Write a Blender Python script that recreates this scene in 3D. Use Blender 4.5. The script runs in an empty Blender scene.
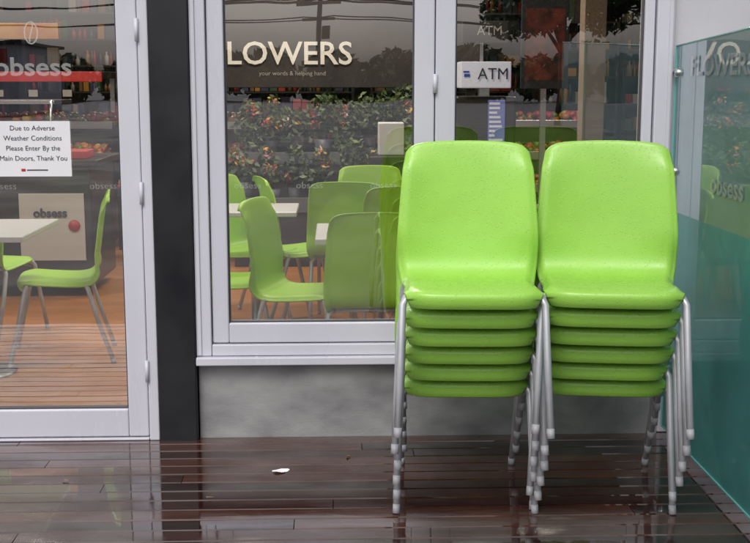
import bpy, bmesh, math, random
from mathutils import Vector, Matrix
random.seed(7)
R=math.radians
scene=bpy.context.scene
COL=scene.collection

# ------------------------------------------------------------ materials
def mat(name, color=(.5,.5,.5), rough=.5, metal=0.0, emit=None, estr=0, spec=.5, coat=0):
    m=bpy.data.materials.new(name); m.use_nodes=True
    b=m.node_tree.nodes['Principled BSDF']
    b.inputs['Base Color'].default_value=(*color,1)
    b.inputs['Roughness'].default_value=rough
    b.inputs['Metallic'].default_value=metal
    b.inputs['Specular IOR Level'].default_value=spec
    b.inputs['Coat Weight'].default_value=coat
    if emit:
        b.inputs['Emission Color'].default_value=(*emit,1)
        b.inputs['Emission Strength'].default_value=estr
        m.cycles.emission_sampling='NONE'
    return m
def N(m,t,**kw):
    n=m.node_tree.nodes.new(t)
    for k,v in kw.items(): setattr(n,k,v)
    return n
def L(m,a,b): m.node_tree.links.new(a,b)
def ramp(m,stops,interp='LINEAR'):
    r=N(m,'ShaderNodeValToRGB'); cr=r.color_ramp; cr.interpolation=interp
    while len(cr.elements)<len(stops): cr.elements.new(.5)
    for e,(p,c) in zip(cr.elements,stops):
        e.position=p; e.color=(*c,1) if len(c)==3 else c
    return r
def vary(m, c1, c2, scale=5, detail=6, r1=None, r2=None, bump=0, bscale=None, stretch=(1,1,1), bdist=.002):
    b=m.node_tree.nodes['Principled BSDF']
    tc=N(m,'ShaderNodeTexCoord'); mp=N(m,'ShaderNodeMapping'); mp.inputs['Scale'].default_value=stretch
    L(m,tc.outputs['Object'],mp.inputs['Vector'])
    no=N(m,'ShaderNodeTexNoise'); no.inputs['Scale'].default_value=scale; no.inputs['Detail'].default_value=detail
    L(m,mp.outputs[0],no.inputs['Vector'])
    r=ramp(m,[(.3,c1),(.7,c2)]); L(m,no.outputs['Fac'],r.inputs[0]); L(m,r.outputs[0],b.inputs['Base Color'])
    if r1 is not None:
        mr=N(m,'ShaderNodeMapRange'); mr.inputs[1].default_value=.3; mr.inputs[2].default_value=.7
        mr.inputs[3].default_value=r1; mr.inputs[4].default_value=r2
        L(m,no.outputs['Fac'],mr.inputs[0]); L(m,mr.outputs[0],b.inputs['Roughness'])
    if bump:
        n2=N(m,'ShaderNodeTexNoise'); n2.inputs['Scale'].default_value=bscale or scale*8; n2.inputs['Detail'].default_value=5
        L(m,mp.outputs[0],n2.inputs['Vector'])
        bp=N(m,'ShaderNodeBump'); bp.inputs['Strength'].default_value=bump; bp.inputs['Distance'].default_value=bdist
        L(m,n2.outputs['Fac'],bp.inputs['Height']); L(m,bp.outputs[0],b.inputs['Normal'])
    return m

M_green=mat('green_plastic',(.30,.58,.06),.36)
def drops(m,c,strength=.6):
    b=m.node_tree.nodes['Principled BSDF']
    tc=N(m,'ShaderNodeTexCoord')
    v=N(m,'ShaderNodeTexVoronoi'); v.inputs['Scale'].default_value=120; L(m,tc.outputs['Object'],v.inputs['Vector'])
    v2=N(m,'ShaderNodeTexVoronoi'); v2.inputs['Scale'].default_value=230; L(m,tc.outputs['Object'],v2.inputs['Vector'])
    r=ramp(m,[(.0,(1,1,1)),(.20,(.75,.75,.75)),(.30,(0,0,0))]); L(m,v.outputs['Distance'],r.inputs[0])
    r2=ramp(m,[(.0,(.5,.5,.5)),(.3,(0,0,0))]); L(m,v2.outputs['Distance'],r2.inputs[0])
    sp=N(m,'ShaderNodeSeparateColor'); L(m,v.outputs['Color'],sp.inputs[0])
    g=ramp(m,[(.6,(0,0,0)),(.63,(1,1,1))]); L(m,sp.outputs[0],g.inputs[0])
    sp2=N(m,'ShaderNodeSeparateColor'); L(m,v2.outputs['Color'],sp2.inputs[0])
    g2=ramp(m,[(.45,(0,0,0)),(.5,(1,1,1))]); L(m,sp2.outputs[0],g2.inputs[0])
    mu=N(m,'ShaderNodeMath',operation='MULTIPLY'); L(m,r.outputs[0],mu.inputs[0]); L(m,g.outputs[0],mu.inputs[1])
    mu2=N(m,'ShaderNodeMath',operation='MULTIPLY'); L(m,r2.outputs[0],mu2.inputs[0]); L(m,g2.outputs[0],mu2.inputs[1])
    ad=N(m,'ShaderNodeMath',operation='ADD'); L(m,mu.outputs[0],ad.inputs[0]); L(m,mu2.outputs[0],ad.inputs[1])
    bp=N(m,'ShaderNodeBump'); bp.inputs['Strength'].default_value=strength; bp.inputs['Distance'].default_value=.0013
    L(m,ad.outputs[0],bp.inputs['Height']); L(m,bp.outputs[0],b.inputs['Normal'])
    no=N(m,'ShaderNodeTexNoise'); no.inputs['Scale'].default_value=9; no.inputs['Detail'].default_value=8
    L(m,tc.outputs['Object'],no.inputs['Vector'])
    mr=N(m,'ShaderNodeMapRange'); mr.inputs[1].default_value=.35; mr.inputs[2].default_value=.7; mr.inputs[3].default_value=.20; mr.inputs[4].default_value=.42
    L(m,no.outputs['Fac'],mr.inputs[0])
    sb=N(m,'ShaderNodeMath',operation='SUBTRACT',use_clamp=True); mm=N(m,'ShaderNodeMath',operation='MULTIPLY'); mm.inputs[1].default_value=.25
    L(m,ad.outputs[0],mm.inputs[0]); L(m,mr.outputs[0],sb.inputs[0]); L(m,mm.outputs[0],sb.inputs[1]); L(m,sb.outputs[0],b.inputs['Roughness'])
    oi=N(m,'ShaderNodeObjectInfo'); hs=N(m,'ShaderNodeHueSaturation')
    r3=ramp(m,[(.3,tuple(x*.95 for x in c)),(.7,tuple(x*1.03 for x in c))]); L(m,no.outputs['Fac'],r3.inputs[0]); L(m,r3.outputs[0],hs.inputs['Color'])
    m3=N(m,'ShaderNodeMapRange'); m3.inputs[3].default_value=.93; m3.inputs[4].default_value=1.04; L(m,oi.outputs['Random'],m3.inputs[0]); L(m,m3.outputs[0],hs.inputs['Value'])
    L(m,hs.outputs[0],b.inputs['Base Color'])
drops(M_green,(.315,.615,.085))
M_green_dry=mat('green_plastic_dry',(.33,.60,.04),.42)
M_leg=vary(mat('grey_painted_tube',(.42,.43,.46),.38,.35),(.42,.43,.47),(.56,.57,.61),9,4,.28,.48)
M_foot=mat('grey_rubber_foot',(.34,.34,.37),.5)
M_frame=vary(mat('white_aluminium',(.60,.60,.65),.35),(.54,.54,.62),(.62,.62,.69),3,8,.22,.42,stretch=(1,1,.3))
M_frame_dark=mat('frame_gasket',(.05,.05,.06),.6)
M_post=vary(mat('black_post_paint',(.006,.007,.011),.4),(.004,.005,.009),(.010,.011,.016),5,6,.3,.5)
M_conc=vary(mat('concrete',(.3,.3,.31),.6),(.16,.16,.17),(.34,.34,.35),4.5,14,.35,.7,.6,70,stretch=(1,1,1.6))
M_render=vary(mat('wall_render',(.55,.55,.57),.75),(.48,.48,.52),(.58,.58,.62),2.5,7,None,None,.3,90)
M_steel=mat('brushed_steel',(.55,.55,.56),.3,1)

def glass_mat(name,tint,base,frost=None,wav=.25,ior=1.5):
    m=bpy.data.materials.new(name); m.use_nodes=True; nt=m.node_tree; nt.nodes.clear()
    out=N(m,'ShaderNodeOutputMaterial'); tr=N(m,'ShaderNodeBsdfTransparent'); tr.inputs[0].default_value=(*tint,1)
    gl=N(m,'ShaderNodeBsdfGlossy'); gl.inputs['Roughness'].default_value=0.0; gl.inputs[0].default_value=(.95,.95,1,1)
    fr=N(m,'ShaderNodeFresnel'); fr.inputs[0].default_value=ior
    ad=N(m,'ShaderNodeMath',operation='ADD',use_clamp=True); L(m,fr.outputs[0],ad.inputs[0]); ad.inputs[1].default_value=base
    no=N(m,'ShaderNodeTexNoise'); no.inputs['Scale'].default_value=1.6
    tc=N(m,'ShaderNodeTexCoord'); L(m,tc.outputs['Object'],no.inputs['Vector'])
    bp=N(m,'ShaderNodeBump'); bp.inputs['Strength'].default_value=wav; bp.inputs['Distance'].default_value=.004
    L(m,no.outputs['Fac'],bp.inputs['Height']); L(m,bp.outputs[0],gl.inputs['Normal'])
    mx=N(m,'ShaderNodeMixShader'); L(m,ad.outputs[0],mx.inputs[0]); L(m,tr.outputs[0],mx.inputs[1]); L(m,gl.outputs[0],mx.inputs[2])
    last=mx.outputs[0]
    if frost:
        df=N(m,'ShaderNodeBsdfPrincipled'); df.inputs['Roughness'].default_value=frost[2] if len(frost)>2 else .22
        df.inputs['Specular IOR Level'].default_value=frost[3] if len(frost)>3 else .5
        n3=N(m,'ShaderNodeTexNoise'); n3.inputs['Scale'].default_value=3; n3.inputs['Detail'].default_value=6; L(m,tc.outputs['Object'],n3.inputs['Vector'])
        c=frost[0]; r=ramp(m,[(.3,tuple(x*.75 for x in c)),(.7,tuple(min(1,x*1.2) for x in c))]); L(m,n3.outputs['Fac'],r.inputs[0]); L(m,r.outputs[0],df.inputs['Base Color'])
        m2=N(m,'ShaderNodeMixShader'); m2.inputs[0].default_value=frost[1]; L(m,last,m2.inputs[1]); L(m,df.outputs[0],m2.inputs[2]); last=m2.outputs[0]
    L(m,last,out.inputs[0]); return m
M_glass=glass_mat('window_glass',(.90,.90,.90),.23)
M_fglass=glass_mat('fence_glass',(.50,.70,.70),.02,((.15,.27,.29),.60,.4,.3),.1,1.12)
M_teal=glass_mat('fence_teal_film',(.25,.60,.58),.0,((.055,.24,.24),.90,.35,.3),.1,1.12)
M_decal=glass_mat('decal_film',(.9,.9,.9),0,((.75,.75,.75),.30))
M_decal2=glass_mat('decal_film_faint',(.9,.9,.9),0,((.75,.78,.78),.22))

M_deck=mat('wet_deck_timber',(.05,.02,.015),.15)
def deckmat(m):
    b=m.node_tree.nodes['Principled BSDF']
    ge=N(m,'ShaderNodeNewGeometry'); tc=N(m,'ShaderNodeTexCoord')
    mp=N(m,'ShaderNodeMapping'); mp.inputs['Scale'].default_value=(1.2,22,22); L(m,tc.outputs['Object'],mp.inputs['Vector'])
    no=N(m,'ShaderNodeTexNoise'); no.inputs['Scale'].default_value=4; no.inputs['Detail'].default_value=8; L(m,mp.outputs[0],no.inputs['Vector'])
    r=ramp(m,[(.0,(.014,.005,.0045)),(.5,(.032,.011,.008)),(1,(.070,.025,.015))]); L(m,ge.outputs['Random Per Island'],r.inputs[0])
    mx=N(m,'ShaderNodeMix',data_type='RGBA',blend_type='MULTIPLY'); mx.inputs[0].default_value=.9
    r2=ramp(m,[(.3,(.4,.4,.4)),(.7,(1.5,1.4,1.3))]); L(m,no.outputs['Fac'],r2.inputs[0])
    L(m,r.outputs[0],mx.inputs[6]); L(m,r2.outputs[0],mx.inputs[7]); L(m,mx.outputs[2],b.inputs['Base Color'])
    n2=N(m,'ShaderNodeTexNoise'); n2.inputs['Scale'].default_value=2.4; n2.inputs['Detail'].default_value=8
    mp2=N(m,'ShaderNodeMapping'); mp2.inputs['Scale'].default_value=(1,2.6,1); L(m,tc.outputs['Object'],mp2.inputs['Vector']); L(m,mp2.outputs[0],n2.inputs['Vector'])
    mr=N(m,'ShaderNodeMapRange'); mr.inputs[1].default_value=.46; mr.inputs[2].default_value=.64; mr.inputs[3].default_value=.03; mr.inputs[4].default_value=.17
    L(m,n2.outputs['Fac'],mr.inputs[0]); L(m,mr.outputs[0],b.inputs['Roughness'])
    ms=N(m,'ShaderNodeMapRange'); ms.inputs[1].default_value=.46; ms.inputs[2].default_value=.64; ms.inputs[3].default_value=.08; ms.inputs[4].default_value=.35
    L(m,n2.outputs['Fac'],ms.inputs[0])
    bp=N(m,'ShaderNodeBump'); bp.inputs['Distance'].default_value=.0011
    L(m,ms.outputs[0],bp.inputs['Strength'])
    L(m,no.outputs['Fac'],bp.inputs['Height']); L(m,bp.outputs[0],b.inputs['Normal'])
    cw=N(m,'ShaderNodeMapRange'); cw.inputs[1].default_value=.44; cw.inputs[2].default_value=.60; cw.inputs[3].default_value=1.0; cw.inputs[4].default_value=.35
    L(m,n2.outputs['Fac'],cw.inputs[0]); L(m,cw.outputs[0],b.inputs['Coat Weight'])
    b.inputs['Coat IOR'].default_value=1.5; b.inputs['Coat Roughness'].default_value=.018
    n4=N(m,'ShaderNodeTexNoise'); n4.inputs['Scale'].default_value=11; n4.inputs['Detail'].default_value=2; L(m,tc.outputs['Object'],n4.inputs['Vector'])
    bc=N(m,'ShaderNodeBump'); bc.inputs['Strength'].default_value=.2; bc.inputs['Distance'].default_value=.0012; L(m,n4.outputs['Fac'],bc.inputs['Height']); L(m,bc.outputs[0],b.inputs['Coat Normal'])
deckmat(M_deck)
M_ifloor=mat('interior_timber_floor',(.4,.18,.06),.3)
def floormat(m):
    b=m.node_tree.nodes['Principled BSDF']
    tc=N(m,'ShaderNodeTexCoord'); br=N(m,'ShaderNodeTexBrick'); br.inputs['Scale'].default_value=1
    br.inputs['Brick Width'].default_value=1.3; br.inputs['Row Height'].default_value=.12; br.inputs['Mortar Size'].default_value=.0015
    br.inputs['Color1'].default_value=(.44,.185,.05,1); br.inputs['Color2'].default_value=(.38,.15,.038,1); br.inputs['Mortar'].default_value=(.20,.08,.03,1)
    L(m,tc.outputs['Object'],br.inputs['Vector'])
    mp=N(m,'ShaderNodeMapping'); mp.inputs['Scale'].default_value=(1,12,1); L(m,tc.outputs['Object'],mp.inputs['Vector'])
    no=N(m,'ShaderNodeTexNoise'); no.inputs['Scale'].default_value=5; no.inputs['Detail'].default_value=7; L(m,mp.outputs[0],no.inputs['Vector'])
    r=ramp(m,[(.3,(.7,.7,.7)),(.7,(1.2,1.15,1.1))]); L(m,no.outputs['Fac'],r.inputs[0])
    mx=N(m,'ShaderNodeMix',data_type='RGBA',blend_type='MULTIPLY'); mx.inputs[0].default_value=1
    L(m,br.outputs['Color'],mx.inputs[6]); L(m,r.outputs[0],mx.inputs[7]); L(m,mx.outputs[2],b.inputs['Base Color'])
floormat(M_ifloor)
M_asph=vary(mat('asphalt',(.04,.04,.04),.7),(.028,.028,.030),(.05,.05,.052),.6,8,.55,.85,.5,200)
M_iwall=vary(mat('interior_wall',(.08,.07,.06),.7),(.06,.05,.045),(.10,.085,.07),1.5,5)
M_ceil=mat('ceiling',(.25,.24,.23),.8)
M_table=mat('table_top_laminate',(.58,.58,.57),.35)
M_counter=vary(mat('dark_counter',(.02,.015,.013),.3),(.012,.009,.008),(.035,.025,.02),4,6)
M_white=mat('white_panel',(.70,.70,.70),.45)
M_grey=mat('grey_bucket',(.12,.12,.14),.45)
M_paper=vary(mat('paper',(.80,.80,.82),.7),(.74,.75,.80),(.80,.80,.83),6,4)
M_ink=mat('ink',(.03,.03,.04),.6)
M_red=mat('red_print',(.42,.025,.02),.5)
M_orange=vary(mat('orange_banner',(.5,.2,.03),.5),(.40,.07,.02),(.5,.27,.05),3,3)
M_blue=mat('blue_print',(.03,.08,.4),.5)
M_cream=mat('cream_letters',(.72,.68,.60),.5,emit=(.9,.85,.75),estr=.05)
M_cream2=mat('cream_small_letters',(.36,.33,.29),.5)
M_fascia=vary(mat('dark_fascia',(.05,.04,.04),.6),(.020,.016,.015),(.042,.034,.030),3,6)
M_bark=vary(mat('bark',(.08,.06,.045),.85),(.05,.04,.03),(.11,.085,.06),12,6)
M_wood_pole=vary(mat('weathered_pole',(.10,.085,.07),.8),(.04,.035,.03),(.07,.06,.05),9,6)
def island_mat(name,stops,rough=.5,interp='CONSTANT'):
    m=mat(name,(1,1,1),rough); ge=N(m,'ShaderNodeNewGeometry'); r=ramp(m,stops,interp)
    L(m,ge.outputs['Random Per Island'],r.inputs[0]); L(m,r.outputs[0],m.node_tree.nodes['Principled BSDF'].inputs['Base Color']); return m
M_goods=island_mat('packaged_goods',[(0,(.30,.02,.015)),(.12,(.24,.19,.12)),(.26,(.06,.04,.03)),(.40,(.34,.17,.02)),(.5,(.03,.07,.03)),(.6,(.34,.32,.28)),(.68,(.03,.035,.07)),(.78,(.16,.08,.03)),(.88,(.05,.05,.05)),(.95,(.35,.06,.05))])
M_produce=island_mat('produce',[(0,(.36,.04,.02)),(.25,(.42,.15,.02)),(.45,(.46,.30,.04)),(.62,(.12,.18,.03)),(.8,(.34,.05,.03)),(.9,(.20,.09,.04))],.4)
M_leaf=island_mat('foliage',[(0,(.03,.06,.02)),(.5,(.05,.10,.03)),(1,(.10,.15,.05))],.6,'LINEAR')
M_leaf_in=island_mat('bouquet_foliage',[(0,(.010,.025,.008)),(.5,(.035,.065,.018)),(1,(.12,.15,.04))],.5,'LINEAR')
M_petal=island_mat('petals',[(0,(.45,.04,.025)),(.25,(.50,.22,.03)),(.45,(.5,.42,.34)),(.6,(.4,.08,.14)),(.75,(.5,.34,.05))],.5)

# ------------------------------------------------------------ helpers
def empty(name,loc=(0,0,0),rotz=0):
    e=bpy.data.objects.new(name,None); e.location=loc; e.rotation_euler=(0,0,rotz); e.empty_display_size=.1
    COL.objects.link(e); return e
def link(name,me,parent=None,m=None,smooth=False):
    o=bpy.data.objects.new(name,me); COL.objects.link(o)
    if parent: o.parent=parent
    if m is not None and len(me.materials)==0: me.materials.append(m)
    if smooth:
        for p in me.polygons: p.use_smooth=True
    return o
def boxes(name,parent,lst,m,bevel=.003,seg=2):
    vs=[];fs=[]
    for (x0,x1,y0,y1,z0,z1) in lst:
        b=len(vs)
        vs+=[(x0,y0,z0),(x1,y0,z0),(x1,y1,z0),(x0,y1,z0),(x0,y0,z1),(x1,y0,z1),(x1,y1,z1),(x0,y1,z1)]
        fs+=[tuple(b+i for i in f) for f in ((0,3,2,1),(4,5,6,7),(0,1,5,4),(1,2,6,5),(2,3,7,6),(3,0,4,7))]
    me=bpy.data.meshes.new(name); me.from_pydata(vs,[],fs); me.update()
    o=link(name,me,parent,m)
    if bevel:
        md=o.modifiers.new('b','BEVEL'); md.width=bevel; md.segments=seg; md.limit_method='ANGLE'
    return o
def tube_geo(pts,r,vs,fs,n=12,cap=True):
    pts=[Vector(p) for p in pts]; rings=[]
    for i,p in enumerate(pts):
        t=(pts[min(i+1,len(pts)-1)]-pts[max(i-1,0)]).normalized()
        a=t.orthogonal() if abs(t.z)<.5 else t.cross(Vector((0,1,0)))
        a.normalize(); b=t.cross(a)
        rr=r[i] if isinstance(r,(list,tuple)) else r
        s=len(vs); rings.append(s)
        for k in range(n):
            an=2*math.pi*k/n; vs.append(tuple(p+a*math.cos(an)*rr+b*math.sin(an)*rr))
    for i in range(len(rings)-1):
        for k in range(n):
            k2=(k+1)%n
            fs.append((rings[i]+k,rings[i]+k2,rings[i+1]+k2,rings[i+1]+k))
    if cap:
        fs.append(tuple(rings[0]+k for k in range(n))[::-1]); fs.append(tuple(rings[-1]+k for k in range(n)))
def tubes(name,parent,lst,m,n=12):
    vs=[];fs=[]
    for pts,r in lst: tube_geo(pts,r,vs,fs,n)
    me=bpy.data.meshes.new(name); me.from_pydata(vs,[],fs); me.update()
    o=link(name,me,parent,m,True)
    return o
def plane(name,parent,co,m):
    me=bpy.data.meshes.new(name); me.from_pydata(co,[],[tuple(range(len(co)))]); me.update()
    return link(name,me,parent,m)
def text(name,parent,s,loc,size,m,rot=(R(90),0,0),ext=.0,align='CENTER',sx=1,off=0):
    c=bpy.data.curves.new(name,'FONT'); c.body=s; c.size=size; c.extrude=ext; c.align_x=align; c.align_y='CENTER'
    c.resolution_u=3; c.offset=off
    c.materials.append(m); o=bpy.data.objects.new(name,c); o.location=loc; o.rotation_euler=rot; o.scale=(sx,1,1)
    COL.objects.link(o); o.parent=parent; return o
def disc(name,parent,center,r,depth,axis,m,n=24):
    a=Vector(axis)*depth; c=Vector(center)
    return tubes(name,parent,[([c-a/2,c+a/2],r)],m,n)
def balls(name,parent,lst,m):
    bm=bmesh.new(); bmesh.ops.create_icosphere(bm,subdivisions=2,radius=1); bv=[v.co.copy() for v in bm.verts]; bf=[tuple(v.index for v in f.verts) for f in bm.faces]; bm.free()
    vs=[];fs=[]
    for (x,y,z,r) in lst:
        b=len(vs); vs+=[(x+v.x*r,y+v.y*r,z+v.z*r*.9) for v in bv]; fs+=[tuple(b+i for i in f) for f in bf]
    me=bpy.data.meshes.new(name); me.from_pydata(vs,[],fs); me.update(); return link(name,me,parent,m,True)

# ------------------------------------------------------------ chair
P=[(-.206,.394),(-.217,.412),(-.220,.436),(-.205,.450),(-.15,.454),(-.05,.445),(.05,.438),(.115,.438),(.160,.450),(.186,.485),(.199,.54),(.212,.62),(.226,.72),(.242,.82),(.254,.872),(.262,.893),(.269,.895)]
W=[.200,.207,.214,.219,.222,.220,.219,.223,.232,.241,.243,.239,.231,.223,.218,.215,.214]
def cr(a,b,c,d,t): return .5*((2*b)+(-a+c)*t+(2*a-5*b+4*c-d)*t*t+(-a+3*b-3*c+d)*t**3)
def shell_mesh():
    rows=[]
    n=len(P); sub=4
    for i in range(n-1):
        for k in range(sub):
            t=k/sub; g=lambda A,j:A[max(0,min(n-1,j))]
            y=cr(g(P,i-1)[0],P[i][0],P[i+1][0],g(P,i+2)[0],t); z=cr(g(P,i-1)[1],P[i][1],P[i+1][1],g(P,i+2)[1],t)
            w=cr(g(W,i-1),W[i],W[i+1],g(W,i+2),t); rows.append((y,z,w))
    rows.append((P[-1][0],P[-1][1],W[-1]))
    ts=[]; nc=32
    for j in range(nc+1):
        u=-1+2*j/nc; ts.append(math.copysign(1-(1-abs(u))**1.3,u))
    vs=[];fs=[]
    sm=lambda x:(lambda q:q*q*(3-2*q))(max(0,min(1,x)))
    for i,(y,z,w) in enumerate(rows):
        a=rows[max(0,i-1)]; b=rows[min(len(rows)-1,i+1)]
        t=Vector((b[0]-a[0],b[1]-a[1])).normalized(); nn=Vector((-t.y,t.x))
        backw=sm((z-.47)/.12) ; frontw=1-sm((y+.22)/.10); frontw=frontw if z<.46 else 0
        topw=sm((z-.78)/.11)
        for u in ts:
            au=abs(u)
            off=(1-frontw)*((1-backw)*.006+backw*.030*(1-.5*topw))*u*u
            e=sm((au-.87)/.13)
            off-=e*((1-backw)*.024*(1-frontw)+backw*.012*(1-topw*.6))
            yy=y+nn.x*off; zz=z+nn.y*off*(1-topw)
            yy+=frontw*(.034*au**6+.006*u*u)
            zz-=frontw*.010*sm((au-.80)/.2)*(1 if z>.43 else 0)
            zz-=topw*(.012*u*u+.030*au**10)
            x=u*w*(1-.006*e)
            vs.append((x,yy,zz))
    m=len(ts)
    for i in range(len(rows)-1):
        for j in range(m-1):
            fs.append((i*m+j,i*m+j+1,(i+1)*m+j+1,(i+1)*m+j))
    me=bpy.data.meshes.new('chair_shell'); me.from_pydata(vs,[],fs); me.update()
    bm=bmesh.new(); bm.from_mesh(me)
    bmesh.ops.recalc_face_normals(bm,faces=bm.faces)
    bmesh.ops.solidify(bm,geom=bm.faces[:],thickness=.006)
    bm.to_mesh(me); bm.free()
    for p in me.polygons: p.use_smooth=True
    return me
shell=shell_mesh(); shell.materials.append(M_green)
shell_dry=shell.copy(); shell_dry.materials.clear(); shell_dry.materials.append(M_green_dry)
def legs_mesh():
    vs=[];fs=[]
    for sx in (-1,1):
        tube_geo([(sx*.196,-.150,.428),(sx*.214,-.163,.424),(sx*.223,-.172,.405),(sx*.229,-.205,.25),(sx*.238,-.262,.012)],.0118,vs,fs)
        tube_geo([(sx*.196,.120,.424),(sx*.210,.135,.420),(sx*.220,.145,.400),(sx*.221,.185,.25),(sx*.213,.262,.012)],.0118,vs,fs)
    tube_geo([(-.20,-.150,.428),(.20,-.150,.428)],.009,vs,fs); tube_geo([(-.20,.120,.424),(.20,.120,.424)],.009,vs,fs)
    nb=len(fs)
    for sx in (-1,1):
        tube_geo([(sx*.2368,-.257,.030),(sx*.2385,-.2645,0)],.0128,vs,fs)
        tube_geo([(sx*.2135,.257,.030),(sx*.2128,.2645,0)],.0128,vs,fs)
    me=bpy.data.meshes.new('chair_legs'); me.from_pydata(vs,[],fs); me.update()
    me.materials.append(M_leg); me.materials.append(M_foot)
    for i,p in enumerate(me.polygons):
        p.use_smooth=len(p.vertices)<=4; p.material_index=1 if i>=nb else 0
    return me
legs=legs_mesh()
def chair(name,loc,rot,dry=False,tilt=0):
    e=empty(name,loc,rot); e.rotation_euler=(tilt,0,rot)
    link('seat_shell',shell_dry if dry else shell,e); link('legs',legs,e); return e
def stack(topx,topy,rot,seed):
    rnd=random.Random(seed)
    f=Vector((math.sin(rot),-math.cos(rot),0))
    for k in range(6):
        j=5-k
        p=Vector((topx,topy,0))-f*(.066*j); p.z=.074*k
        p.x+=rnd.uniform(-.004,.004)
        chair('stacking_chair',tuple(p),rot+R(rnd.uniform(-.7,.7)))
stack(.442,3.76,R(-3),1)
stack(.902,3.758,R(-8),2)

for (x,y,a) in [(-1.46,6.22,-80),(-2.02,6.75,165),(-.15,5.76,74),(-.50,6.12,80),(-.50,7.2,60),(-.20,7.25,105),(.10,7.05,172),(.19,5.42,180),(.36,6.75,186),(.27,7.9,5),(-2.9,6.0,-80),(1.0,6.3,90)]:
    chair('cafe_chair',(x,y,0),R(a),True)
def table(x,y,s=.66,h=.75):
    e=empty('cafe_table',(x,y,0))
    boxes('top',e,[(-s/2,s/2,-s/2,s/2,h-.028,h)],M_table,.006,3)
    tubes('pedestal',e,[([(0,0,.02),(0,0,h-.028)],.028),([(0,0,0),(0,0,.018)],.21)],M_steel,20)
table(-1.83,5.85,.74); table(.22,5.66,.62); table(-.46,6.75,.5); table(-3.3,6.4,.7); table(1.5,6.6,.6)

# ------------------------------------------------------------ ground / deck
plane('ground',None,[(-250,-300,-.16),(250,-300,-.16),(250,250,-.16),(-250,250,-.16)],M_asph)
def deck():
    vs=[];fs=[]; y=4.735; pitch=.094; w=.089
    rnd=random.Random(3)
    while y>2.4:
        x=-7+rnd.uniform(-2.5,0)
        while x<6:
            ln=rnd.uniform(2.4,4.8); x1=min(x+ln,6.2)
            a=rnd.uniform(-.010,.010); c=rnd.uniform(-.0008,.0008)
            b=len(vs); z=[ -a*w/2+c, a*w/2+c ]
            y0=y-w; y1=y; bv=.004
            prof=[(y0,-.03),(y0,z[0]-bv),(y0+bv,z[0]),(y1-bv,z[1]),(y1,z[1]-bv),(y1,-.03)]
            for xx in (x,x1-.003):
                for (py,pz) in prof: vs.append((xx,py,pz))
            n=6
            for k in range(n-1): fs.append((b+k,b+n+k,b+n+k+1,b+k+1))
            fs.append(tuple(b+k for k in range(n))); fs.append(tuple(b+n+k for k in range(n))[::-1])
            x=x1
        y-=pitch
    me=bpy.data.meshes.new('deck'); me.from_pydata(vs,[],fs); me.update()
    bm=bmesh.new(); bm.from_mesh(me); bmesh.ops.recalc_face_normals(bm,faces=bm.faces); bm.to_mesh(me); bm.free()
    e=empty('timber_deck'); link('boards',me,e,M_deck)
    boxes('substructure',e,[(-9.4,6.1,2.36,4.73,-.158,-.04)],M_ink,0)
deck()
def scrap(x,y,s,seed,m,name,rz):
    vs=[];rnd=random.Random(seed)
    for k in range(9):
        a=k/9*6.283; vs.append((math.cos(a)*s*rnd.uniform(.75,1.15),math.sin(a)*s*.45*rnd.uniform(.6,1.2),rnd.uniform(.001,.007)))
    me=bpy.data.meshes.new('scrap'); me.from_pydata(vs+[(0,0,.004)],[],[(k,(k+1)%9,9) for k in range(9)]); o=link(name,me,None,m); o.location=(x,y,.003); o.rotation_euler=(0,0,rz)
scrap(-.21,4.28,.035,5,M_paper,'paper_scrap',.1)
M_deadleaf=mat('dead_leaf',(.16,.09,.04),.5)
for i,(x,y) in enumerate([(-.45,4.0),(.05,4.45),(-1.0,4.2),(.62,3.3)]): scrap(x,y,.016,i,M_deadleaf,'fallen_leaf',i*1.3)

# ------------------------------------------------------------ facade
shop=empty('shopfront_building')
H=3.6
boxes('header_wall',shop,[(-9,1.357,4.76,4.95,2.55,H)],M_render,.004)
boxes('wall_beyond_fence',shop,[(1.359,9,4.745,4.95,0,H)],M_render,.004)
boxes('wall_beyond_doors',shop,[(-9,-2.85,4.76,4.95,0,2.548)],M_render,.004)
boxes('concrete_plinth',shop,[(-.565,1.357,4.735,4.95,-.1,.318)],M_conc,.006)
boxes('black_post',shop,[(-.724,-.569,4.685,4.90,-.1,2.548)],M_post,.004)
boxes('window_outer_frame',shop,[(-.567,-.505,4.70,4.86,.355,2.545),(1.287,1.356,4.70,4.86,.355,2.545),(-.503,1.285,4.70,4.86,.355,.402),(-.503,1.285,4.70,4.86,2.47,2.545)],M_frame,.004)
boxes('window_frame_lip',shop,[(-.560,-.545,4.693,4.70,.36,2.54),(1.335,1.349,4.693,4.70,.36,2.54)],M_frame,.002)
boxes('window_sill',shop,[(-.567,1.356,4.672,4.86,.320,.353)],M_frame,.004)
def sash(x0,x1,nm):
    l=x0; r=x1; w0=.066 if nm==1 else .080; w1=.080 if nm==1 else .040
    boxes('window_sash_%d'%nm,shop,[(l,l+w0,4.716,4.80,.406,2.466),(r-w1,r,4.716,4.80,.406,2.466),(l+w0+.0005,r-w1-.0005,4.716,4.80,.406,.488),(l+w0+.0005,r-w1-.0005,4.716,4.80,2.39,2.466)],M_frame,.006,3)
    g=.006
    xa=l+w0;xb=r-w1;za=.488;zb=2.39
    boxes('window_gasket_%d'%nm,shop,[(xa,xa+g,4.735,4.76,za,zb),(xb-g,xb,4.735,4.76,za,zb),(xa+g,xb-g,4.735,4.76,za,za+g),(xa+g,xb-g,4.735,4.76,zb-g,zb)],M_frame_dark,0)
    plane('window_glass_%d'%nm,shop,[(xa,4.748,za),(xb,4.748,za),(xb,4.748,zb),(xa,4.748,zb)],M_glass)
sash(-.500,.402,1); sash(.406,1.282,2)
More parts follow.
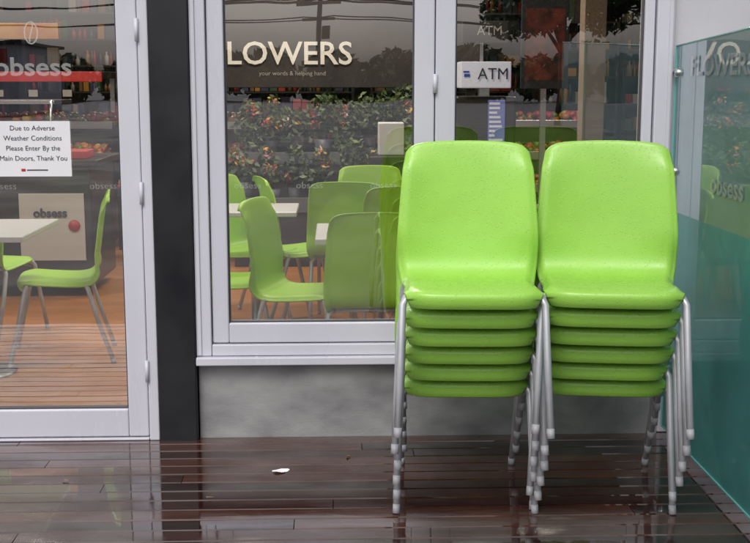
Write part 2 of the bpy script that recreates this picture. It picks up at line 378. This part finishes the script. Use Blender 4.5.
tubes('hinges',shop,[([(.404,4.708,z),(.404,4.708,z+.075)],.009) for z in (.70,1.42,2.1)]+[([(-.770,4.694,z),(-.770,4.694,z+.09)],.008) for z in (.25,.98,1.62,2.2)],M_frame,12)
boxes('door_jamb',shop,[(-.768,-.727,4.70,4.86,-.0,2.545),(-2.845,-2.80,4.70,4.86,0,2.545),(-2.798,-.770,4.70,4.86,2.47,2.545),(-2.798,-.770,4.70,4.86,0,.010)],M_frame,.004)
def door(x0,x1,nm):
    w=.082
    boxes('door_leaf_%d'%nm,shop,[(x0,x0+w,4.712,4.78,.014,2.466),(x1-w,x1,4.712,4.78,.014,2.466),(x0+w+.0005,x1-w-.0005,4.712,4.78,.014,.130),(x0+w+.0005,x1-w-.0005,4.712,4.78,2.36,2.466)],M_frame,.006,3)
    xa=x0+w;xb=x1-w;za=.13;zb=2.36;g=.006
    boxes('door_gasket_%d'%nm,shop,[(xa,xa+g,4.73,4.76,za,zb),(xb-g,xb,4.73,4.76,za,zb),(xa+g,xb-g,4.73,4.76,za,za+g)],M_frame_dark,0)
    plane('door_glass_%d'%nm,shop,[(xa,4.745,za),(xb,4.745,za),(xb,4.745,zb),(xa,4.745,zb)],M_glass)
door(-1.780,-.772,1); door(-2.795,-1.784,2)
boxes('interior_back_wall',shop,[(-9,8,22,22.2,0,3.3)],M_iwall,0)
boxes('interior_side_walls',shop,[(-9,-8.8,4.95,22,0,3.3),(4.8,5,4.95,22,0,3.3)],M_iwall,0)
boxes('ceiling',shop,[(-9,8,4.955,22.2,3.3,3.4)],M_ceil,0)
plane('interior_floor',shop,[(-8.8,4.80,.004),(4.8,4.80,.004),(4.8,22,.004),(-8.8,22,.004)],M_ifloor)
boxes('interior_slab',shop,[(-8.8,4.8,4.79,22,-.12,-.002)],M_conc,0)
boxes('beige_pillar',shop,[(1.25,1.36,5.9,6.02,0,3.29)],mat('beige_paint',(.24,.17,.11),.6),.004)

n=empty('paper_notice',(-1.201,4.738,1.198))
boxes('sheet',n,[(-.149,.149,-.0008,0,-.108,.112)],M_paper,0)
for i,s in enumerate(['Due to Adverse','Weather Conditions','Please Enter By the','Main Doors, Thank You']):
    text('line_%d'%i,n,s,(0,-.0022,.084-.040*i),.0275,M_ink)
boxes('red_mark',n,[(-.05,-.034,-.0025,-.0015,-.087,-.077)],M_red,0)
boxes('small_print',n,[(-.028,.055,-.0025,-.0015,-.084,-.080)],M_ink,0)
d=empty('window_decals')
def bean(x,z,s):
    vs=[];fs=[]
    for k in range(24):
        a=k/24*6.283; 
        vs.append((x+math.cos(a)*s*.62,4.741,z+math.sin(a)*s)); vs.append((x+math.cos(a)*s*.50,4.741,z+math.sin(a)*s*.86))
    for k in range(24):
        a=2*k;b=2*((k+1)%24); fs.append((a,b,b+1,a+1))
    for k in range(8):
        z0=z-s*.8+k*s*.2; z1=z0+s*.2; g=lambda q: x+math.sin((q-z)/s*2.6)*s*.14
        b=len(vs); vs+=[(g(z0)-.003,4.741,z0),(g(z0)+.003,4.741,z0),(g(z1)+.003,4.741,z1),(g(z1)-.003,4.741,z1)]; fs.append((b,b+1,b+2,b+3))
    me=bpy.data.meshes.new('bean'); me.from_pydata(vs,[],fs); link('bean_icon',me,d,M_decal)
text('decal_text',d,'obsess',(-1.19,4.741,1.52),.10,M_decal,sx=1.15,off=.002)
bean(-1.19,1.655,.045)
for (x,z) in [(-.93,1.05),(-1.33,1.05),(-.10,1.05),(.20,1.05),(.62,1.05),(1.05,1.05),(-.35,1.05)]: text('decal_text_small',d,'obsess',(x,4.741,z),.036,M_decal2,sx=1.15)

# ------------------------------------------------------------ glass fence
fx=1.368
fe=empty('glass_fence',(fx,0,0))
M_edge=mat('glass_edge',(.15,.42,.40),.1)
def panel(y0,y1,za,zb,i):
    plane('clear_panel_%d'%i,fe,[(0,y0,.95),(0,y1,.95),(0,y1,zb),(0,y0,za)],M_fglass)
    plane('teal_panel_%d'%i,fe,[(0,y0,.045),(0,y1,.045),(0,y1,.95),(0,y0,.95)],M_teal)
    boxes('glass_edges_%d'%i,fe,[(-.005,.005,y1-.004,y1,.045,zb),(-.005,.005,y0,y0+.004,.045,za),(-.005,.005,y0+.004,y1-.004,.041,.045)],M_edge,0)
    tubes('glass_top_edge_%d'%i,fe,[([(0,y0,za),(0,y1,zb)],.004)],M_edge,8)
panel(3.10,4.70,1.67,1.605,1); panel(2.45,3.07,1.70,1.672,2)
cl=[]
for z in (.30,1.11,1.50): cl+= [([(-.015,4.660,z),(.015,4.660,z)],.017),([(0,4.660,z),(0,4.744,z)],.007)]
tubes('clamps',fe,cl,M_steel,20)
tubes('base_spigots',fe,[([(0,y,0),(0,y,.06)],.018) for y in (3.3,2.6,2.9)],M_steel,16)
text('fence_lettering',fe,'FLOWERS',(-.004,4.50,1.52),.10,M_decal2,(R(90),0,R(-90)),align='LEFT',sx=1.6,off=.003)
text('fence_lettering_small',fe,'obsess',(-.004,4.20,1.10),.10,M_decal2,(R(90),0,R(-90)),align='LEFT',sx=1.3,off=.003)

# ------------------------------------------------------------ shop interior things
c=empty('cafe_counter',(-2.2,8.0,0))
boxes('body',c,[(-2.0,.55,0,.8,.08,.90)],M_counter,.01); boxes('worktop',c,[(-2.03,.60,-.04,.84,.902,.945)],M_counter,.008)
boxes('sign_panel',c,[(.06,.50,-.012,-.002,.26,.72)],mat('grey_sign',(.50,.49,.46),.5),.003)
text('sign_text',c,'obsess',(.27,-.018,.585),.085,M_ink,off=.003)
disc('sign_logo',c,(.43,-.016,.50),.040,.006,(0,1,0),M_red)
boxes('sign_panel_2',c,[(-1.2,-.1,-.012,-.002,.26,.72)],M_white,.003)
boxes('red_trays',c,[(.0,.18,.1,.4,.947,1.02),(.22,.5,.1,.4,.947,1.0)],M_red,.006)
def shelf(name,x,y,w,h,rows,dep=.4,seed=0):
    e=empty(name,(x,y,0)); rnd=random.Random(seed)
    fr=[(-w/2,-w/2+.03,0,dep,0,h),(w/2-.03,w/2,0,dep,0,h),(-w/2+.03,w/2-.03,dep-.02,dep,0,h)]
    gs=[];bt=[]
    for r in range(rows+1):
        z=.08+(h-.1)*r/rows
        fr.append((-w/2+.031,w/2-.031,.001,dep-.021,z,z+.02))
        xx=-w/2+.05; hh=(h-.1)/rows
        while xx<w/2-.1:
            kind=rnd.random(); gh=hh*rnd.uniform(.25,.8)
            for _ in range(rnd.randint(1,4)):
                gw=rnd.uniform(.035,.07) if kind<.5 else rnd.uniform(.06,.16)
                if xx+gw>w/2-.04: break
                dy=rnd.uniform(.02,.14)
                if kind<.3:
                    hh2=gh*rnd.uniform(.95,1.05); cx=xx+gw/2
                    bt.append(([(cx,dy+gw/2,z+.021),(cx,dy+gw/2,z+.021+hh2*.65),(cx,dy+gw/2,z+.021+hh2*.8),(cx,dy+gw/2,z+.021+hh2)],[gw*.45,gw*.45,gw*.18,gw*.18]))
                else: gs.append((xx,xx+gw-.006,dy,dep-.06,z+.021,z+.021+gh*rnd.uniform(.8,1.05)))
                xx+=gw+.004
            xx+=rnd.uniform(0,.06)
    boxes('frame',e,fr,M_counter,0); boxes('goods',e,gs,M_goods,.004,1); tubes('bottles',e,bt,M_goods,8)
    return e
def produce(name,x,y,w,seed,head=True):
    e=empty(name,(x,y,0)); rnd=random.Random(seed)
    tiers=[(0,.30,.50),(.30,.60,.78),(.60,.9,1.06)]
    boxes('tiers',e,[(-w/2,w/2,a+.001,b,0,z) for a,b,z in tiers],M_counter,.005)
    lip=[];bl=[]
    for a,b,z in tiers:
        lip.append((-w/2,w/2,a-.012,a,z-.02,z+.05))
        xx=-w/2
        while xx<w/2-.05:
            bw=rnd.uniform(.22,.36); r=rnd.uniform(.028,.045)
            for _ in range(int(bw*190)):
                px=rnd.uniform(xx+.03,min(xx+bw-.02,w/2-.03)); bl.append((px,a+rnd.uniform(.03,.27),z+.02+rnd.uniform(0,.09),r*rnd.uniform(.85,1.1)))
            xx+=bw
    boxes('lips',e,lip,M_steel,.002); balls('fruit',e,bl,M_produce)
    if head:
        boxes('canopy',e,[(-w/2,w/2,.2,.95,1.50,1.56)],M_counter,.004); boxes('red_valance',e,[(-w/2,w/2,.17,.199,1.47,1.56)],M_red,.004)
        boxes('posts',e,[(-w/2+.02,-w/2+.06,.86,.9,1.06,1.50),(w/2-.06,w/2-.02,.86,.9,1.06,1.50)],M_steel,0)
        k=int(w/.3); boxes('price_tags',e,[(-w/2+.15+.3*i,-w/2+.23+.3*i,.18,.183,1.34,1.40) for i in range(k)],M_cream2,0)
        tubes('tag_wires',e,[([(-w/2+.19+.3*i,.182,1.40),(-w/2+.19+.3*i,.182,1.47)],.002) for i in range(k)],M_ink,4)
produce('produce_stand',-2.75,10.4,1.4,1)
produce('produce_stand',-1.35,10.3,1.1,2,False)
produce('produce_stand',1.75,10.6,1.5,3,False)
for i in range(5): shelf('display_shelf',-7+2.1*i,14.5,1.9,2.3,7,seed=10+i)
for i in range(3): shelf('display_shelf',2.6+.9*i,12.5,.85,2.1,7,seed=20+i)
bn=empty('hanging_banner',(-2.45,9.4,0)); boxes('cloth',bn,[(-.75,.30,0,.012,1.80,1.92)],M_orange,.002)
tubes('cords',bn,[([(-.7,.006,1.92),(-.7,.006,3.3)],.004),([(.25,.006,1.92),(.25,.006,3.3)],.004)],M_ink,5)
fc=empty('food_display_case',(-2.75,9.0,0))
boxes('body',fc,[(-.7,.62,0,.7,0,.72)],M_counter,.01)
boxes('shelves',fc,[(-.68,.6,.05,.65,.95,.965),(-.68,.6,.15,.65,1.15,1.165),(-.7,.62,.1,.7,1.30,1.33)],M_steel,.002)
arc=[( .60,.10-.10*math.cos(k/10*math.pi/2)+.0,.72+.6*math.sin(k/10*math.pi/2)) for k in range(11)]
tubes('hood_ribs',fc,[(arc,.012),([(-.68,a[1],a[2]) for a in arc],.012)],M_steel,8)
rnd=random.Random(9); g=[]; bl=[]
for z in (.722,.966,1.166):
    x=-.62
    while x<.55:
        if rnd.random()<.5: bl.append((x+.03,.2+rnd.uniform(0,.2),z+.03,.035))
        else: g.append((x,x+.06,.14,.4,z+.002,z+rnd.uniform(.03,.07)))
        x+=.075
boxes('cakes',fc,g,M_produce,.012,3); balls('pastries',fc,bl,M_produce)

def leaf_mass(name,parent,clumps,n,size,m,squash=.8,seed=0):
    rnd=random.Random(seed); vs=[];fs=[]
    for (cx,cy,cz,r) in clumps:
        for _ in range(int(n*(r*r))):
            while True:
                v=Vector((rnd.uniform(-1,1),rnd.uniform(-1,1),rnd.uniform(-1,1)))
                if .25<v.length<1: break
            p=Vector((cx,cy,cz))+Vector((v.x*r,v.y*r,v.z*r*squash))
            a=Vector((rnd.uniform(-1,1),rnd.uniform(-1,1),rnd.uniform(-1,1))).normalized(); b=a.orthogonal().normalized()
            s=size*rnd.uniform(.6,1.3); q=len(vs)
            vs+=[tuple(p-a*s),tuple(p+b*s*.5),tuple(p+a*s),tuple(p-b*s*.5)]; fs.append((q,q+1,q+2,q+3))
    me=bpy.data.meshes.new(name); me.from_pydata(vs,[],fs); me.update(); return link(name,me,parent,m)
fs_=empty('flower_stand',(.1,9.3,0))
boxes('tiers',fs_,[(-.9,.85,0,.35,0,.50),(-.9,.85,.352,.7,0,.85)],M_counter,.006)
boxes('rails',fs_,[(-.9,.85,-.012,-.001,.44,.56),(-.9,.85,.335,.351,.80,.90)],M_grey,.003)
rnd=random.Random(14); bk=[];cl=[];pt=[]
for i in range(9):
    for (yy,z0) in ((.17,.502),(.52,.852)):
        x=-.80+.195*i+rnd.uniform(-.035,.035); hh=rnd.uniform(.10,.20); r=rnd.uniform(.05,.075)
        bk.append(([(x,yy,z0),(x,yy,z0+hh)],[r*.75,r]))
        for _ in range(4):
            rr=rnd.uniform(.07,.14); cx=x+rnd.uniform(-.08,.08); cz=z0+hh+rnd.uniform(.0,.28); cy=yy+rnd.uniform(-.08,.08)
            cl.append((cx,cy,cz,rr))
            if rnd.random()<.35: pt.append((cx,cy-.04,cz+.03,rr*.6))
tubes('buckets',fs_,bk,M_grey,16)
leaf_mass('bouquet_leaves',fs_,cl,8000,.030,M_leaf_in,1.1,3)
leaf_mass('bouquet_petals',fs_,pt,9000,.022,M_petal,1,4)
wb=empty('white_box',(.42,8.7,0)); boxes('box',wb,[(-.09,.10,0,.18,.93,1.17)],M_white,.01,3); boxes('stand',wb,[(-.16,.18,-.05,.25,0,.928)],M_counter,.01)
fb=empty('flowers_sign',(-.25,10.15,0))
boxes('fascia',fb,[(-1.3,1.5,0,.08,1.42,2.15)],M_fascia,.005)
boxes('posts',fb,[(-1.28,-1.2,.081,.16,0,1.9),(1.4,1.48,.081,.16,0,1.9)],M_fascia,.004)
text('letters',fb,'FLOWERS',(-.19,-.012,1.70),.270,M_cream,ext=.008,sx=1.02,off=.003)
text('subtitle',fb,'your words & helping hand',(-.10,-.006,1.54),.052,M_cream2)
at=empty('cash_machine',(.90,7.0,0))
boxes('cabinet',at,[(-.17,.19,.02,.5,0,1.38)],M_counter,.012)
boxes('header_lightbox',at,[(-.15,.15,-.02,.20,1.43,1.585)],mat('lightbox_white',(.6,.6,.65),.4,emit=(.8,.8,1),estr=.25),.006)
text('header_text',at,'ATM',(.042,-.026,1.51),.095,M_ink,ext=.001,sx=.95)
boxes('header_logo',at,[(-.13,-.095,-.024,-.021,1.495,1.512),(-.135,-.1,-.024,-.021,1.52,1.53)],M_blue,0)
boxes('neck',at,[(-.03,.03,.05,.12,1.381,1.428)],M_steel,0)
boxes('screen',at,[(.02,.12,.006,.018,1.08,1.36)],mat('atm_screen',(.05,.05,.15),.2,emit=(.35,.4,.85),estr=.30),.002)
rnd=random.Random(2)
boxes('screen_rows',at,[(.026,.026+rnd.uniform(.03,.085),.002,.005,1.09+.027*i,1.103+.027*i) for i in range(10)],mat('atm_rows',(.6,.6,.6),.3,emit=(.8,.75,.8),estr=.25),0)
boxes('keypad_shelf',at,[(-.13,.15,-.10,.019,.95,1.0)],M_steel,.008)
boxes('sign_reflection_pole',at,[(-.01,.01,.205,.22,1.587,1.70)],M_steel,0)  # added support for the modelled reflection above
boxes('sign_reflection',at,[(-.12,.16,.19,.23,1.70,1.83)],M_fascia,.005)  # plate modelling the ATM header's reflection in the double glazing
text('sign_reflection_text',at,'ATM',(.045,.186,1.77),.08,M_cream2,sx=.95)  # reflected ATM lettering, put in as dim solid text
po=empty('wall_poster',(1.50,8.4,0))
boxes('board',po,[(-.17,.17,0,.02,1.42,2.05)],M_ink,.003)
boxes('print',po,[(-.14,.14,-.004,-.001,1.48,1.98)],vary(mat('poster_print',(.2,.05,.04),.4),(.015,.012,.012),(.28,.06,.04),9,3),0)
boxes('stand',po,[(-.02,.02,.021,.05,0,1.9)],M_steel,0)

lampm=mat('lamp_tube',(1,1,1),.5,emit=(1,.96,.88),estr=4)
for (x,y,lit) in [(-3.2,6.6,1),(-.3,6.2,1),(2.6,7.2,0),(-3.0,9.3,1),(-.3,8.9,1),(2.2,9.5,1),(-4.6,12.5,0),(-1.6,13.0,1),(-4.8,19,0),(-2.2,19,0),(.6,19,0)]:
    e=empty('fluorescent_lamp',(x,y,3.0))
    boxes('housing',e,[(-.65,.65,-.08,.08,.03,.08)],M_white,.004); tubes('tube',e,[([(-.6,-.04,.012),(.6,-.04,.012)],.014),([(-.6,.04,.012),(.6,.04,.012)],.014)],lampm,8)
    tubes('hangers',e,[([(-.5,0,.08),(-.5,0,.30)],.004),([(.5,0,.08),(.5,0,.30)],.004)],M_steel,6)
    if lit:
        l=bpy.data.lights.new('glow','AREA'); l.shape='RECTANGLE'; l.size=1.2; l.size_y=.14; l.energy=60; l.color=(1,.92,.80)
        lo=bpy.data.objects.new('glow',l); COL.objects.link(lo); lo.parent=e; lo.location=(0,0,-.012)

# ------------------------------------------------------------ street behind the camera (reflected)
def pole(x,y,h=8.2):
    e=empty('power_pole',(x,y,-.16))
    tubes('shaft',e,[([(0,0,0),(0,0,h)],[.24,.18])],M_wood_pole,14)
    boxes('crossarms',e,[(-1.6,1.6,.19,.31,h-.95,h-.72),(-1.2,1.2,.19,.31,h-2.0,h-1.8)],M_wood_pole,0)
    tubes('insulators',e,[([(dx,.25,h-.72),(dx,.25,h-.45)],.09) for dx in (-1.45,-.7,.7,1.45)],M_ink,8)
    tubes('transformer',e,[([(.55,0,h-3.4),(.55,0,h-2.4)],.32)],M_ink,14)
xs=[-36,-1,34]
for x in xs: pole(x,-76)
w=[]
for i in range(len(xs)-1):
    for dx,zz in ((-1.45,7.75),(-.7,7.75),(.7,7.75),(1.45,7.75),(-1.1,6.5),(1.1,6.5)):
        pts=[]
        for k in range(13):
            t=k/12; pts.append((xs[i]+dx+(xs[i+1]-xs[i])*t,-76+.25,zz-.16-.9*4*t*(1-t)))
        w.append((pts,.05))
tubes('overhead_wires',None,w,M_ink,5)
rnd=random.Random(21)
leaf_mass('tree_line',None,[(rnd.uniform(-60,60),-95+rnd.uniform(-6,6),rnd.uniform(.8,2.6),rnd.uniform(1.8,3.2)) for _ in range(56)],120,.5,M_leaf,.8,8)
def tree(x,y,h,seed):
    e=empty('street_tree',(x,y,-.16)); rnd=random.Random(seed); t=[([(0,0,0),(.1,.05,h*.3),(.05,.1,h*.6)],[.16,.12,.07])]; cl=[]
    for k in range(9):
        a=k*2.4; r=h*rnd.uniform(.18,.32); z=h*rnd.uniform(.5,.9)
        t.append(([(.06,.06,h*rnd.uniform(.3,.5)),(math.cos(a)*r*.5,math.sin(a)*r*.5,z*.85),(math.cos(a)*r,math.sin(a)*r,z)],[.07,.045,.02]))
        cl.append((math.cos(a)*r,math.sin(a)*r,z,h*rnd.uniform(.11,.18)))
    tubes('trunk_and_limbs',e,t,M_bark,8); leaf_mass('crown',e,cl,1100,.10,M_leaf,.85,seed)
tree(6.4,-24,7.0,31); tree(11,-27,6,32); tree(-17,-30,7,33)
b=empty('distant_shop_building',(-26,-60,-.16))
boxes('walls',b,[(-9,9,-5,5,0,3.6)],M_render,.02); boxes('roof',b,[(-9.3,9.3,-5.3,5.3,3.602,3.8)],M_counter,.02)
boxes('windows',b,[(-8+2.8*i,-6+2.8*i,5.001,5.03,.6,2.4) for i in range(6)],M_ink,0)
boxes('sign_band',b,[(-8.5,8.5,5.001,5.06,2.7,3.4)],M_red,.01)

# ------------------------------------------------------------ light
wd=bpy.data.worlds.new('World'); scene.world=wd; wd.use_nodes=True; nt=wd.node_tree
bg=nt.nodes['Background']; sky=nt.nodes.new('ShaderNodeTexSky'); sky.sky_type='NISHITA'; sky.sun_disc=False
sky.sun_elevation=R(48); sky.sun_rotation=R(200); sky.dust_density=5; sky.air_density=1.2
hs=nt.nodes.new('ShaderNodeHueSaturation'); hs.inputs['Saturation'].default_value=.33
nt.links.new(sky.outputs[0],hs.inputs['Color']); nt.links.new(hs.outputs[0],bg.inputs['Color']); bg.inputs['Strength'].default_value=.138
s=bpy.data.lights.new('sun','SUN'); s.energy=.75; s.angle=R(25); s.color=(1,.98,.96)
so=bpy.data.objects.new('sun',s); COL.objects.link(so)
dirv=Vector((math.sin(R(200))*math.cos(R(48)),math.cos(R(200))*math.cos(R(48)),math.sin(R(48))))
so.rotation_euler=dirv.to_track_quat('Z','Y').to_euler()
cam=bpy.data.cameras.new('camera'); cam.sensor_width=36; cam.lens=36*1170/750; cam.clip_end=1000
co=bpy.data.objects.new('camera',cam); COL.objects.link(co); co.location=(0,0,1.46); co.rotation_euler=(R(80.85),0,R(-2))
scene.camera=co
scene.view_settings.view_transform='Standard'; scene.view_settings.look='None'; scene.view_settings.exposure=0
